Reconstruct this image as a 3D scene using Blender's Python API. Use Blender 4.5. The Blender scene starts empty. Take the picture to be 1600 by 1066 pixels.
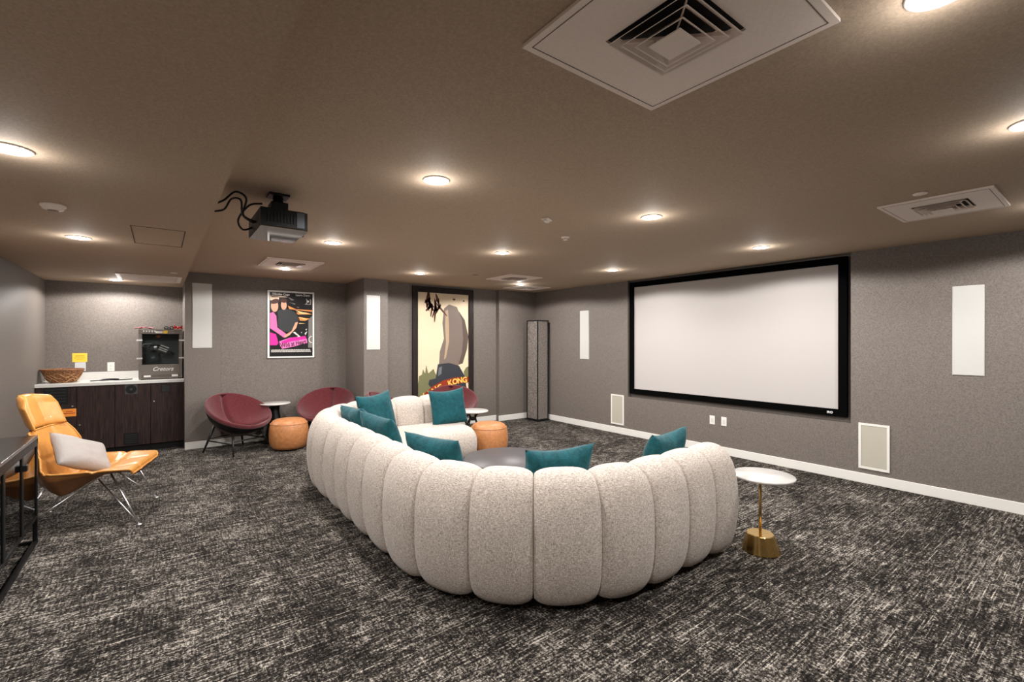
import bpy, bmesh, math, random
from mathutils import Vector, Matrix, noise
random.seed(7)
PI = math.pi
sc = bpy.context.scene
COL = sc.collection

# ------------------------------------------------------------------ camera, world, exposure
YAW = math.atan(550/727)
cam_d = bpy.data.cameras.new('camera'); cam_d.sensor_width = 36; cam_d.lens = 727/1600*36
cam_d.clip_start = .02
cam = bpy.data.objects.new('camera', cam_d); COL.objects.link(cam)
cam.location = (0, 0, 1.47); cam.rotation_euler = (PI/2, 0, -YAW)
sc.camera = cam
w = bpy.data.worlds.new('world'); sc.world = w; w.use_nodes = True
w.node_tree.nodes['Background'].inputs[0].default_value = (.9, .93, 1, 1)
w.node_tree.nodes['Background'].inputs[1].default_value = .02
sc.view_settings.view_transform = 'Standard'; sc.view_settings.look = 'None'
sc.view_settings.gamma = 1; sc.view_settings.use_curve_mapping = False
sc.view_settings.exposure = .72
sc.cycles.max_bounces = 8; sc.cycles.diffuse_bounces = 6
sc.cycles.sample_clamp_indirect = 6
LAMP_W = 15.0          # watts of each recessed lamp
LENS_E = 14.0          # glow of each lamp's frosted lens

XL, XR, YB, YREAR, ZC, ZS = -1.2, 5.82, 8.55, -2.6, 2.405, 2.27
XS, YP, YPIL, YA, YC = .267, 7.70, 6.85, 7.05, 6.95

# ------------------------------------------------------------------ materials
MATS = {}
def srgb(c):
    return tuple(((x/255)/12.92 if x/255 <= .04045 else ((x/255+.055)/1.055)**2.4) for x in c)
def mat(name, col, rough=.6, metal=0, bump=0, bscale=200, var=0, vscale=60, spec=.5, emit=None, estr=0, coat=0, lin=False, stretch=None, sheen=0):
    if name in MATS: return MATS[name]
    m = bpy.data.materials.new(name); m.use_nodes = True; MATS[name] = m
    nt = m.node_tree; b = nt.nodes['Principled BSDF']
    c = col if lin else srgb(col)
    b.inputs['Base Color'].default_value = (*c, 1); b.inputs['Roughness'].default_value = rough
    b.inputs['Metallic'].default_value = metal; b.inputs['Specular IOR Level'].default_value = spec
    b.inputs['Coat Weight'].default_value = coat
    if sheen: b.inputs['Sheen Weight'].default_value = sheen; b.inputs['Sheen Roughness'].default_value = .4
    if emit: b.inputs['Emission Color'].default_value = (*emit, 1); b.inputs['Emission Strength'].default_value = estr
    tc = nt.nodes.new('ShaderNodeTexCoord')
    src = tc.outputs['Object']
    if stretch:
        mp = nt.nodes.new('ShaderNodeMapping'); mp.inputs['Scale'].default_value = stretch
        nt.links.new(src, mp.inputs[0]); src = mp.outputs[0]
    if var:
        n = nt.nodes.new('ShaderNodeTexNoise'); n.inputs['Scale'].default_value = vscale; n.inputs['Detail'].default_value = 4
        n.inputs['Roughness'].default_value = .7
        r = nt.nodes.new('ShaderNodeValToRGB')
        r.color_ramp.elements[0].position = .3; r.color_ramp.elements[1].position = .7
        r.color_ramp.elements[0].color = (*[max(0, x*(1-var)) for x in c], 1)
        r.color_ramp.elements[1].color = (*[min(1, x*(1+var)) for x in c], 1)
        nt.links.new(src, n.inputs['Vector']); nt.links.new(n.outputs['Fac'], r.inputs[0])
        nt.links.new(r.outputs[0], b.inputs['Base Color'])
    if bump:
        n = nt.nodes.new('ShaderNodeTexNoise'); n.inputs['Scale'].default_value = bscale; n.inputs['Detail'].default_value = 3
        bp = nt.nodes.new('ShaderNodeBump'); bp.inputs['Strength'].default_value = bump; bp.inputs['Distance'].default_value = .01
        nt.links.new(src, n.inputs['Vector']); nt.links.new(n.outputs['Fac'], bp.inputs['Height'])
        nt.links.new(bp.outputs[0], b.inputs['Normal'])
    return m

def carpet_mat():
    m = bpy.data.materials.new('carpet_weave'); m.use_nodes = True; nt = m.node_tree; b = nt.nodes['Principled BSDF']
    b.inputs['Roughness'].default_value = .95; b.inputs['Specular IOR Level'].default_value = .1
    tc = nt.nodes.new('ShaderNodeTexCoord')
    def nz(scale, det=3, rough=.6, off=(0, 0, 0)):
        mp = nt.nodes.new('ShaderNodeMapping'); mp.inputs['Scale'].default_value = scale; mp.inputs['Location'].default_value = off
        n = nt.nodes.new('ShaderNodeTexNoise'); n.inputs['Scale'].default_value = 1; n.inputs['Detail'].default_value = det
        n.inputs['Roughness'].default_value = rough
        nt.links.new(tc.outputs['Object'], mp.inputs[0]); nt.links.new(mp.outputs[0], n.inputs['Vector']); return n.outputs['Fac']
    def M(op, a, c):
        x = nt.nodes.new('ShaderNodeMath'); x.operation = op
        for i, v in enumerate((a, c)):
            if isinstance(v, (int, float)): x.inputs[i].default_value = v
            else: nt.links.new(v, x.inputs[i])
        return x.outputs[0]
    def line(v, lo, hi):
        r = nt.nodes.new('ShaderNodeMapRange'); r.inputs[1].default_value = lo; r.inputs[2].default_value = hi; nt.links.new(v, r.inputs[0]); return r.outputs[0]
    fine = nz((72, 80, 1), 4, .8); mid = nz((14, 22, 1), 3, .6); big = nz((2.2, 2.8, 1), 2, .5)
    sx = nz((7, 85, 1), 2, .5); sy = nz((85, 9, 1), 2, .5, (3, 7, 0))
    lx = line(nz((3.0, 130, 1), 0, .5, (11, 3, 0)), .68, .76); ly = line(nz((120, 7, 1), 2, .5, (1, 9, 0)), .64, .74)
    v = M('ADD', M('MULTIPLY', fine, .92), M('MULTIPLY', mid, .30))
    v = M('ADD', v, M('MULTIPLY', big, .18)); v = M('ADD', v, M('MULTIPLY', sx, .32)); v = M('ADD', v, M('MULTIPLY', sy, .22))
    v = line(v, .84, 1.17)
    v = M('ADD', v, M('MULTIPLY', lx, .34)); v = M('ADD', v, M('MULTIPLY', ly, .28))
    r = nt.nodes.new('ShaderNodeValToRGB'); e = r.color_ramp.elements
    e[0].position = .12; e[0].color = (*srgb(CARPET[0]), 1); e[1].position = 1; e[1].color = (*srgb(CARPET[2]), 1)
    k = e.new(.5); k.color = (*srgb(CARPET[1]), 1)
    nt.links.new(v, r.inputs[0]); nt.links.new(r.outputs[0], b.inputs['Base Color'])
    bp = nt.nodes.new('ShaderNodeBump'); bp.inputs['Strength'].default_value = .5; bp.inputs['Distance'].default_value = .01
    nt.links.new(v, bp.inputs['Height']); nt.links.new(bp.outputs[0], b.inputs['Normal'])
    return m
CARPET = ((18, 16, 15), (62, 57, 53), (206, 197, 186))

def weave_mat(name, c0, c1, scale=330, sheen=.2, bump=.4):
    """woven upholstery: two crossed thread waves plus slub noise"""
    m = bpy.data.materials.new(name); m.use_nodes = True; nt = m.node_tree; b = nt.nodes['Principled BSDF']
    b.inputs['Roughness'].default_value = .9; b.inputs['Specular IOR Level'].default_value = .15
    b.inputs['Sheen Weight'].default_value = sheen
    tc = nt.nodes.new('ShaderNodeTexCoord')
    outs = []
    for s in ((1, 1, .22), (.22, .22, 1)):
        mp = nt.nodes.new('ShaderNodeMapping'); mp.inputs['Scale'].default_value = s
        n = nt.nodes.new('ShaderNodeTexNoise'); n.inputs['Scale'].default_value = scale; n.inputs['Detail'].default_value = 2; n.inputs['Roughness'].default_value = .6
        nt.links.new(tc.outputs['Object'], mp.inputs[0]); nt.links.new(mp.outputs[0], n.inputs['Vector']); outs.append(n.outputs['Fac'])
    a = nt.nodes.new('ShaderNodeMath'); a.operation = 'ADD'; nt.links.new(outs[0], a.inputs[0]); nt.links.new(outs[1], a.inputs[1])
    r = nt.nodes.new('ShaderNodeValToRGB'); e = r.color_ramp.elements
    mr = nt.nodes.new('ShaderNodeMapRange'); mr.inputs[1].default_value = .72; mr.inputs[2].default_value = 1.28
    nt.links.new(a.outputs[0], mr.inputs[0]); nt.links.new(mr.outputs[0], r.inputs[0])
    e[0].color = (*srgb(c0), 1); e[1].color = (*srgb(c1), 1)
    nt.links.new(r.outputs[0], b.inputs['Base Color'])
    bp = nt.nodes.new('ShaderNodeBump'); bp.inputs['Strength'].default_value = bump; bp.inputs['Distance'].default_value = .006
    nt.links.new(a.outputs[0], bp.inputs['Height']); nt.links.new(bp.outputs[0], b.inputs['Normal'])
    MATS[name] = m; return m

def wood_mat(name, c0, c1):
    m = bpy.data.materials.new(name); m.use_nodes = True; nt = m.node_tree; b = nt.nodes['Principled BSDF']
    b.inputs['Roughness'].default_value = .6; b.inputs['Specular IOR Level'].default_value = .25
    tc = nt.nodes.new('ShaderNodeTexCoord'); mp = nt.nodes.new('ShaderNodeMapping'); mp.inputs['Scale'].default_value = (40, 40, 2.2)
    n = nt.nodes.new('ShaderNodeTexNoise'); n.inputs['Scale'].default_value = 2; n.inputs['Detail'].default_value = 5; n.inputs['Distortion'].default_value = .6
    r = nt.nodes.new('ShaderNodeValToRGB'); e = r.color_ramp.elements
    e[0].position = .35; e[1].position = .7; e[0].color = (*srgb(c0), 1); e[1].color = (*srgb(c1), 1)
    nt.links.new(tc.outputs['Object'], mp.inputs[0]); nt.links.new(mp.outputs[0], n.inputs['Vector'])
    nt.links.new(n.outputs['Fac'], r.inputs[0]); nt.links.new(r.outputs[0], b.inputs['Base Color']); MATS[name] = m; return m

def glass_mat(name, tint, rough=.01):
    m = bpy.data.materials.new(name); m.use_nodes = True; nt = m.node_tree
    for n in list(nt.nodes):
        if n.type != 'OUTPUT_MATERIAL': nt.nodes.remove(n)
    out = [n for n in nt.nodes if n.type == 'OUTPUT_MATERIAL'][0]
    t = nt.nodes.new('ShaderNodeBsdfTransparent'); t.inputs[0].default_value = (*tint, 1)
    g = nt.nodes.new('ShaderNodeBsdfGlossy'); g.inputs['Roughness'].default_value = rough
    f = nt.nodes.new('ShaderNodeFresnel'); f.inputs[0].default_value = 1.55
    mx = nt.nodes.new('ShaderNodeMixShader')
    nt.links.new(f.outputs[0], mx.inputs[0]); nt.links.new(t.outputs[0], mx.inputs[1]); nt.links.new(g.outputs[0], mx.inputs[2])
    nt.links.new(mx.outputs[0], out.inputs[0]); MATS[name] = m; return m

M_WALL = mat('wall_vinyl', (111, 103, 97), .55, var=.34, vscale=85, bump=.25, bscale=160, spec=.35)
M_CEIL = mat('ceiling_paint', (178, 159, 139), .75, var=.15, vscale=110, bump=.12, bscale=180, spec=.2)
M_WHITE = mat('white_trim', (225, 222, 216), .45)
M_DIFF = mat('diffuser_white', (240, 226, 216), .5, var=.05, vscale=120)
M_DARKGAP = mat('dark_gap', (14, 14, 15), .8)
M_PANEL = mat('white_grille', (192, 191, 187), .6, var=.03, vscale=300)
M_GRILLE = mat('cream_grille', (176, 171, 157), .7, var=.12, vscale=260)
M_BLACK = mat('black_frame', (9, 9, 10), .45, spec=.3)
M_VELVETBLACK = mat('black_flock', (4, 4, 4), .95, spec=.05)
M_SCREEN = mat('screen_cloth', (180, 175, 172), .85, spec=.1)
M_SOFA = weave_mat('greige_bouclé'.replace('é', 'e'), (142, 130, 120), (230, 218, 208), 290)
M_SEAM = mat('seam_shadow_cord', (120, 108, 98), .9)
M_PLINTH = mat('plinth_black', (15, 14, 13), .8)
M_TEAL = mat('teal_velvet', (16, 74, 82), .75, var=.35, vscale=22, bump=.3, bscale=90, sheen=.15, spec=.2)
M_MAROON = weave_mat('maroon_wool', (58, 22, 27), (118, 52, 56), 300, .25)
M_WOODBLACK = mat('black_stained_wood', (20, 19, 19), .45)
M_TAN = mat('tan_leather', (188, 126, 78), .45, var=.22, vscale=28, bump=.2, bscale=80)
M_YEL = mat('mustard_leather', (198, 136, 64), .32, var=.14, vscale=16, bump=.15, bscale=120, coat=.1)
M_YELSHELL = mat('saddle_leather', (140, 90, 48), .5, var=.15, vscale=40)
M_CHROME = mat('chrome', (220, 220, 222), .3, metal=1)
M_BRASS = mat('brass', (206, 172, 108), .25, metal=1, var=.12, vscale=14, stretch=(8, 8, .4))
M_MARBLE = mat('white_marble', (200, 197, 193), .25, var=.08, vscale=7)
M_GREYPIL = mat('grey_cotton', (156, 149, 145), .9, bump=.25, bscale=60)
M_COUNTER = mat('white_quartz', (212, 210, 205), .25, var=.02, vscale=90)
M_WENGE = wood_mat('wenge_veneer', (24, 15, 13), (56, 37, 33))
M_STEEL = mat('machine_steel', (112, 104, 98), .4, metal=.5)
M_GLASSDARK = glass_mat('smoked_glass', (.36, .38, .4))
M_GLASSCLR = glass_mat('clear_glass', (.9, .93, .93))
M_TABLETOP = mat('grey_table_top', (78, 74, 76), .42, var=.06, vscale=40)
M_PLASTICBLK = mat('projector_black', (10, 10, 11), .5, spec=.25)
M_GLOSSBLK = mat('projector_gloss', (128, 126, 124), .05, metal=1)
M_RED = mat('red_ribbon', (206, 40, 40), .5)
M_PINKD = mat('dusty_pink', (128, 74, 76), .6)
M_YELPAPER = mat('yellow_paper', (244, 196, 60), .6)
M_ORPAPER = mat('orange_paper', (236, 140, 48), .6)
M_INKBROWN = mat('brown_ink', (150, 96, 20), .7)
M_INKRED = mat('red_ink', (150, 50, 10), .7)
M_WICKER = mat('wicker', (132, 86, 50), .6, var=.6, vscale=55, bump=.6, bscale=90)
M_LENS = mat('lamp_lens', (255, 250, 242), .5, emit=(1, .965, .92), estr=LENS_E)
M_CARPET = carpet_mat()

def flat(name, c, rough=.55): return mat(name, c, rough, spec=.3)

# ------------------------------------------------------------------ mesh builder
class MB:
    def __init__(s): s.v = []; s.f = []; s.sm = []
    def add(s, vs, fs, smooth=False):
        o = len(s.v); s.v += [tuple(v) for v in vs]; s.f += [tuple(i+o for i in f) for f in fs]; s.sm += [smooth]*len(fs); return s
    def frombm(s, bm, smooth=False):
        bm.verts.index_update(); s.add([v.co[:] for v in bm.verts], [[v.index for v in f.verts] for f in bm.faces], smooth); bm.free(); return s
    def box(s, x0, x1, y0, y1, z0, z1, bev=0, seg=2, rot=None):
        bm = bmesh.new(); bmesh.ops.create_cube(bm, size=1)
        for v in bm.verts:
            v.co = Vector(((x0+x1)/2+v.co.x*(x1-x0), (y0+y1)/2+v.co.y*(y1-y0), (z0+z1)/2+v.co.z*(z1-z0)))
        if bev: bmesh.ops.bevel(bm, geom=bm.edges[:], offset=bev, segments=seg, affect='EDGES', profile=.5)
        if rot: bmesh.ops.transform(bm, matrix=rot, verts=bm.verts)
        return s.frombm(bm)
    def cone(s, p0, p1, r0, r1, n=20, smooth=True, cap=True):
        p0 = Vector(p0); p1 = Vector(p1); d = (p1-p0).normalized()
        a = d.orthogonal().normalized(); b = d.cross(a)
        vs = [p+(a*math.cos(2*PI*i/n)+b*math.sin(2*PI*i/n))*r for p, r in ((p0, r0), (p1, r1)) for i in range(n)]
        s.add(vs, [(i, (i+1) % n, n+(i+1) % n, n+i) for i in range(n)], smooth)
        if cap: s.add(vs, [tuple(range(n))[::-1], tuple(range(n, 2*n))])
        return s
    def tube(s, pts, r, n=10, closed=False):
        pts = [Vector(p) for p in pts]; vs = []; m = len(pts); a = None
        for i, p in enumerate(pts):
            if closed: d = (pts[(i+1) % m]-pts[i-1]).normalized()
            else: d = (pts[min(i+1, m-1)]-pts[max(i-1, 0)]).normalized()
            if a is None: a = d.orthogonal().normalized()
            a = (a-d*a.dot(d)).normalized(); b = d.cross(a)
            vs += [p+(a*math.cos(2*PI*k/n)+b*math.sin(2*PI*k/n))*r for k in range(n)]
        fs = [(i*n+k, i*n+(k+1) % n, ((i+1) % m)*n+(k+1) % n, ((i+1) % m)*n+k) for i in range(m if closed else m-1) for k in range(n)]
        if not closed: fs += [tuple(range(n))[::-1], tuple(range((m-1)*n, m*n))]
        return s.add(vs, fs, True)
    def lathe(s, prof, c=(0, 0), n=40, smooth=True):
        """prof: (r,z) pairs, bottom to top"""
        vs = []; m = len(prof)
        for r, z in prof: vs += [(c[0]+max(r, 1e-4)*math.cos(2*PI*i/n), c[1]+max(r, 1e-4)*math.sin(2*PI*i/n), z) for i in range(n)]
        fs = [(j*n+i, j*n+(i+1) % n, (j+1)*n+(i+1) % n, (j+1)*n+i) for j in range(m-1) for i in range(n)]
        fs += [tuple(range(n))[::-1], tuple(range((m-1)*n, m*n))]
        return s.add(vs, fs, smooth)
    def prism(s, pts, h, M=None):
        """pts: 2D polygon in the local xy plane, extruded by h along z, then placed with M"""
        n = len(pts); vs = [Vector((x, y, z)) for z in (0, h) for x, y in pts]
        if M is not None: vs = [M @ v for v in vs]
        return s.add(vs, [tuple(range(n))[::-1], tuple(range(n, 2*n))]+[(i, (i+1) % n, n+(i+1) % n, n+i) for i in range(n)])
    def surf(s, fn, nu, nv, cu=False, cv=False, smooth=True):
        vs = [fn(i/(nu if cu else nu-1), j/(nv if cv else nv-1)) for i in range(nu) for j in range(nv)]
        fs = [(i*nv+j, ((i+1) % nu)*nv+j, ((i+1) % nu)*nv+(j+1) % nv, i*nv+(j+1) % nv) for i in range(nu if cu else nu-1) for j in range(nv if cv else nv-1)]
        return s.add(vs, fs, smooth)

def obj(name, mb, material, parent=None, loc=None, fix=True):
    me = bpy.data.meshes.new(name); me.from_pydata(mb.v, [], mb.f)
    me.polygons.foreach_set('use_smooth', mb.sm)
    if fix:
        bm = bmesh.new(); bm.from_mesh(me)
        bmesh.ops.remove_doubles(bm, verts=bm.verts, dist=1e-5)
        bmesh.ops.recalc_face_normals(bm, faces=bm.faces); bm.to_mesh(me); bm.free()
    me.materials.append(material)
    o = bpy.data.objects.new(name, me); COL.objects.link(o)
    if parent: o.parent = parent
    if loc: o.location = loc
    return o
def thing(name, label, cat, loc=(0, 0, 0), rz=0, group=None):
    o = bpy.data.objects.new(name, None); COL.objects.link(o); o.location = loc; o.rotation_euler = (0, 0, rz)
    o.empty_display_size = .1
    o['label'] = label; o['category'] = cat
    if group: o['group'] = group
    return o
def tag(o, label, cat, group=None):
    o['label'] = label; o['category'] = cat
    if group: o['group'] = group
    return o
def struct(name, mb, m):
    o = obj(name, mb, m); o['kind'] = 'structure'; return o
def dup(root, loc, rz, label):
    r = root.copy(); COL.objects.link(r); r.location = loc; r.rotation_euler = (0, 0, rz); r['label'] = label
    for ch in root.children:
        c = ch.copy(); COL.objects.link(c); c.parent = r
        for g in ch.children:
            d = g.copy(); COL.objects.link(d); d.parent = c
    return r
def text_mb(body, size, M, depth=.0006, align='CENTER', shear=0, xs=1, bold=0):
    cu = bpy.data.curves.new('txt', 'FONT'); cu.body = body; cu.size = size; cu.extrude = depth; cu.align_x = align; cu.align_y = 'CENTER'
    cu.shear = shear; cu.offset = bold; cu.resolution_u = 3
    o = bpy.data.objects.new('txt', cu); COL.objects.link(o)
    dg = bpy.context.evaluated_depsgraph_get(); dg.update()
    me = bpy.data.meshes.new_from_object(o.evaluated_get(dg))
    mb = MB(); mb.add([M @ Vector((v.co.x*xs, v.co.y, v.co.z)) for v in me.vertices], [tuple(p.vertices) for p in me.polygons])
    bpy.data.objects.remove(o); bpy.data.meshes.remove(me); bpy.data.curves.remove(cu)
    return mb
def faceY(x, y, z, rot=0):   # local frame of something on a wall seen looking toward +Y
    return Matrix.Translation((x, y, z)) @ Matrix.Rotation(PI/2, 4, 'X') @ Matrix.Rotation(rot, 4, 'Z')
def faceX(x, y, z, rot=0):   # same, wall seen looking toward +X
    return Matrix.Translation((x, y, z)) @ Matrix.Rotation(-PI/2, 4, 'Z') @ Matrix.Rotation(PI/2, 4, 'X') @ Matrix.Rotation(rot, 4, 'Z')

# ------------------------------------------------------------------ room shell
T = .12
struct('floor', MB().box(XL-T, XR+T+.1, YREAR-T, YB+T, -.1, 0), M_CARPET)
struct('ceiling', MB().box(XS, XR+T+.1, YREAR-T, YP+.1, ZC, ZC+.12), M_CEIL)
struct('trim_1', MB().box(XL-T, XS, YREAR-T, YB+T, ZS, ZC+.12), M_CEIL)             # dropped soffit over the left bay
struct('wall_left', MB().box(XL-T, XL, YREAR, YB+T, 0, ZS), M_WALL)
struct('wall_alcove', MB().box(XL, XS, YB, YB+T, 0, ZS), M_WALL)
mb = MB(); mb.box(XS, 2.42, YP, YB+T, 0, ZC); mb.box(XS, .68, YP-.03, YP, 0, ZC)
struct('wall_back_left', mb, M_WALL)
struct('wall_pilaster', MB().box(2.42, 2.79, YPIL, YB, 0, ZC), M_WALL)
mb = MB(); mb.box(2.79, 4.96, YA, YA+.2, 0, ZC); mb.box(4.96, XR+T, YC, YA+.2, 0, ZC)
struct('wall_back_right', mb, M_WALL)
RY0, RY1, RZ0, RD = 1.76, 4.70, .60, .085     # recess that holds the screen
mb = MB(); mb.box(XR, XR+.2, YREAR, RY0, 0, ZC); mb.box(XR, XR+.2, RY1, YC, 0, ZC); mb.box(XR, XR+.2, RY0, RY1, 0, RZ0)
mb.box(XR+RD, XR+.2, RY0, RY1, RZ0, ZC)
struct('wall_right', mb, M_WALL)
struct('wall_rear', MB().box(XL, XR, YREAR-T, YREAR, 0, ZC), M_WALL)
BH, BT = .1, .014
def base(name, boxes):
    mb = MB()
    for b in boxes: mb.box(*b, 0, BH, bev=.003, seg=1)
    struct(name, mb, M_WHITE)
base('baseboard_right', [(XR-BT, XR, YREAR, YC-BT)])
base('baseboard_back', [(XS, .68+BT, YP-.03-BT, YP-.03), (.68, 2.42, YP-BT, YP), (2.42-BT, 2.42, YPIL-BT, YP-BT), (2.42-BT, 2.79+BT, YPIL-BT, YPIL), (2.79, 2.79+BT, YPIL, YA-BT),
                        (2.79, 4.96, YA-BT, YA), (4.96-BT, XR-BT, YC-BT, YC)])
base('baseboard_left', [(XL, XL+BT, YREAR, 7.86)])
# access hatch outline in the soffit
mb = MB()
for b in ((-.165, .15, 4.87, 4.876), (-.165, -.159, 4.15, 4.87), (.144, .15, 4.15, 4.87), (-.165, .15, 4.15, 4.156)): mb.box(*b, ZS-.0015, ZS)
struct('trim_2', mb, mat('hatch_gap', (60, 45, 36), .8))

# ------------------------------------------------------------------ recessed lamps
def downlight(x, y, z, label, lamp=True, power=1.0):
    t = thing('recessed_light', label, 'ceiling light', (x, y, z), group='recessed ceiling lights')
    obj('trim_ring', MB().lathe([(.063, -.001), (.075, -.001), (.077, -.003), (.074, -.006), (.066, -.006), (.062, -.004)], n=40), M_WHITE, t)
    obj('lens', MB().lathe([(.0, -.014), (.028, -.0125), (.050, -.009), (.063, -.003), (.061, -.001)], n=40), M_LENS, t)
    if lamp:
        l = bpy.data.lights.new('lamp', 'SPOT'); l.energy = LAMP_W*power*4; l.color = (1, .965, .93); l.shadow_soft_size = .06
        l.spot_size = math.radians(166); l.spot_blend = .16
        lo = bpy.data.objects.new('lamp', l); COL.objects.link(lo); lo.parent = t; lo.location = (0, 0, -.035)
        g = bpy.data.lights.new('lens_glow', 'POINT'); g.energy = LAMP_W*power*.10; g.color = l.color; g.shadow_soft_size = .045
        go = bpy.data.objects.new('lens_glow', g); COL.objects.link(go); go.parent = t; go.location = (0, 0, -.075)
    return t
for x, y, s, p in [
    (1.28, 2.42, 'recessed ceiling light right of the hanging projector, on the open ceiling above the sofa', 1),
    (2.95, 2.16, 'recessed ceiling light between the strobe and the screen, upper middle of the ceiling', 1),
    (4.78, 2.20, 'recessed ceiling light closest above the middle of the white screen', 1),
    (2.89, 3.99, 'recessed ceiling light in the middle of the ceiling beyond the round sprinkler cover', 1),
    (4.76, 4.09, 'recessed ceiling light in front of the far left edge of the screen', 1),
    (2.86, 5.88, 'recessed ceiling light before the framed tall poster', 1),
    (1.29, 6.57, 'recessed ceiling light above the pink and black poster, behind a square diffuser', 1),
    (1.31, 4.55, 'recessed ceiling light just beyond the hanging projector, to its right', 1),
    (4.71, 6.01, 'recessed ceiling light between the two overlapping far diffusers', 1),
    (2.98, .24, 'recessed ceiling light cut by the right edge of the photo', 1),
    (1.66, .30, 'recessed ceiling light right behind the largest diffuser at the top edge', .8),
    (4.80, .25, 'recessed ceiling light nearest the right wall beside the small panel', 1)]:
    downlight(x, y, ZC, s, True, p)
for x, y, s, p in [
    (-.5, 2.80, 'recessed soffit light cut by the left edge of the photo', 1),
    (-.5, 4.88, 'recessed soffit light between smoke detector and alcove', 1),
    (-.46, 7.98, 'recessed soffit light over the white countertop in the alcove', 1),
    (-.5, .70, 'unseen recessed soffit light added for lighting, above the near end of the glass cabinet', 1)]:  # last lamp lies out of view, continues the soffit row, added for its light
    downlight(x, y, ZS, s, True, p)

# ------------------------------------------------------------------ ceiling diffusers
def diffuser(x0, x1, y0, y1, z, label, louver=.145, groove=True, name='ceiling_diffuser', cat='air vent', fine=False):
    cx, cy = (x0+x1)/2, (y0+y1)/2
    t = thing(name, label, cat, (cx, cy, z), group='square ceiling diffusers')
    hx, hy = (x1-x0)/2, (y1-y0)/2
    L = louver
    mb = MB()
    for b in ((-hx, hx, -hy, -L), (-hx, hx, L, hy), (-hx, -L, -L, L), (L, hx, -L, L)): mb.box(*b, -.012, -.001)
    obj('panel', mb, M_DIFF, t)
    g = .022; mb = MB()
    for b in ((-hx+g, hx-g, -hy+g, -hy+g+.003), (-hx+g, hx-g, hy-g-.003, hy-g), (-hx+g, -hx+g+.003, -hy+g, hy-g), (hx-g-.003, hx-g, -hy+g, hy-g)): mb.box(*b, -.0128, -.0118)
    obj('panel_groove', mb, mat('groove', (110, 98, 90), .8), t)
    obj('duct_throat', MB().box(-L, L, -L, L, -.004, -.001), M_DARKGAP, t)
    def ring(a0, z0, a1, z1, th=.003):
        mb = MB()
        o = [(a0, z0), (a1, z1)]
        cs = [(-1, -1), (1, -1), (1, 1), (-1, 1)]
        vs = []
        for a, zz in ((a0, z0), (a1, z1), (a1-.004, z1+.001), (a0-.004, z0+.003)):
            vs += [(c[0]*a, c[1]*a, zz) for c in cs]
        fs = [(r*4+k, r*4+(k+1) % 4, ((r+1) % 4)*4+(k+1) % 4, ((r+1) % 4)*4+k) for r in range(4) for k in range(4)]
        return mb.add(vs, fs)
    f = L/.145
    for a0, a1, z0, z1 in ((.141, .118, -.005, -.024), (.113, .088, -.010, -.031), (.084, .060, -.014, -.037)):
        obj('louver', ring(a1*f, z0, a0*f, z1), M_DIFF, t)
    obj('center_plate', MB().box(-.054*f, .054*f, -.054*f, .054*f, -.042, -.037, bev=.001, seg=1), M_DIFF, t)
    mb = MB()
    for a in (PI/4, 3*PI/4): mb.box(-.16*f, .16*f, -.001, .001, -.024, -.012, rot=Matrix.Rotation(a, 4, 'Z'))
    obj('crossbar', mb, M_DIFF, t)
    return t
diffuser(.91, 1.57, .50, 1.15, ZC, 'large square white diffuser panel nearest the camera, at the top edge')
diffuser(3.98, 4.63, .48, 1.05, ZC, 'square white diffuser panel near the right wall, beside a round cover plate')
diffuser(.95, 1.56, 5.76, 6.42, ZC, 'square white diffuser panel between projector and the pink poster')
diffuser(3.90, 4.48, 5.18, 5.80, ZC, 'square white diffuser panel left one of the two at the far corner')
diffuser(4.81, 5.43, 6.06, 6.62, ZC, 'square white diffuser panel closest to the far corner above the textured tower')
t = thing('return_air_vent', 'long flat white slotted vent in the soffit before the alcove', 'air vent', (-.1, 7.46, ZS))
mb = MB()
for b in ((-.32, .32, -.34, -.30), (-.32, .32, .30, .34), (-.32, -.28, -.3, .3), (.28, .32, -.3, .3)): mb.box(*b, -.012, -.001)
obj('frame', mb, M_DIFF, t)
mb = MB()
for i in range(24): mb.box(-.28, .28, -.3+i*.025, -.3+i*.025+.012, -.010, -.002, rot=None)
obj('slats', mb, M_DIFF, t)
obj('duct_throat', MB().box(-.28, .28, -.3, .3, -.002, -.001), mat('vent_mid', (96, 84, 76), .8), t)

def disc(name, label, cat, x, y, z, prof, m=M_WHITE):
    o = obj(name, MB().lathe(prof, n=36), m, loc=(x, y, z)); tag(o, label, cat); return o
t = thing('smoke_detector', 'round white smoke detector on the soffit at upper left', 'smoke detector', (-.5, 3.80, ZS))
obj('housing', MB().lathe([(.0, -.034), (.03, -.034), (.046, -.028), (.052, -.016), (.058, -.012), (.06, -.001)], n=36), M_DIFF, t)
obj('sensor_ring', MB().lathe([(.014, -.036), (.024, -.036), (.026, -.033)], n=28), mat('sensor_grey', (140, 128, 118), .6), t)
t = thing('sprinkler_head', 'small round white sprinkler in the middle of the ceiling', 'sprinkler', (2.90, 3.04, ZC))
obj('escutcheon', MB().lathe([(.02, -.012), (.034, -.010), (.04, -.001)], n=30), M_DIFF, t)
obj('deflector', MB().lathe([(.0, -.030), (.018, -.030), (.020, -.026), (.010, -.024), (.008, -.010)], n=24), M_DIFF, t)
disc('cover_plate', 'flat round cover plate beside the diffuser near the right wall', 'cover plate', 3.84, .79, ZC, [(0, -.006), (.036, -.006), (.038, -.001)], M_DIFF)
disc('cover_plate', 'tiny round cover plate before the two far diffusers', 'cover plate', 3.55, 5.55, ZC, [(0, -.006), (.036, -.006), (.038, -.001)], mat('plate_taupe', (140, 124, 110), .6))
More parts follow.
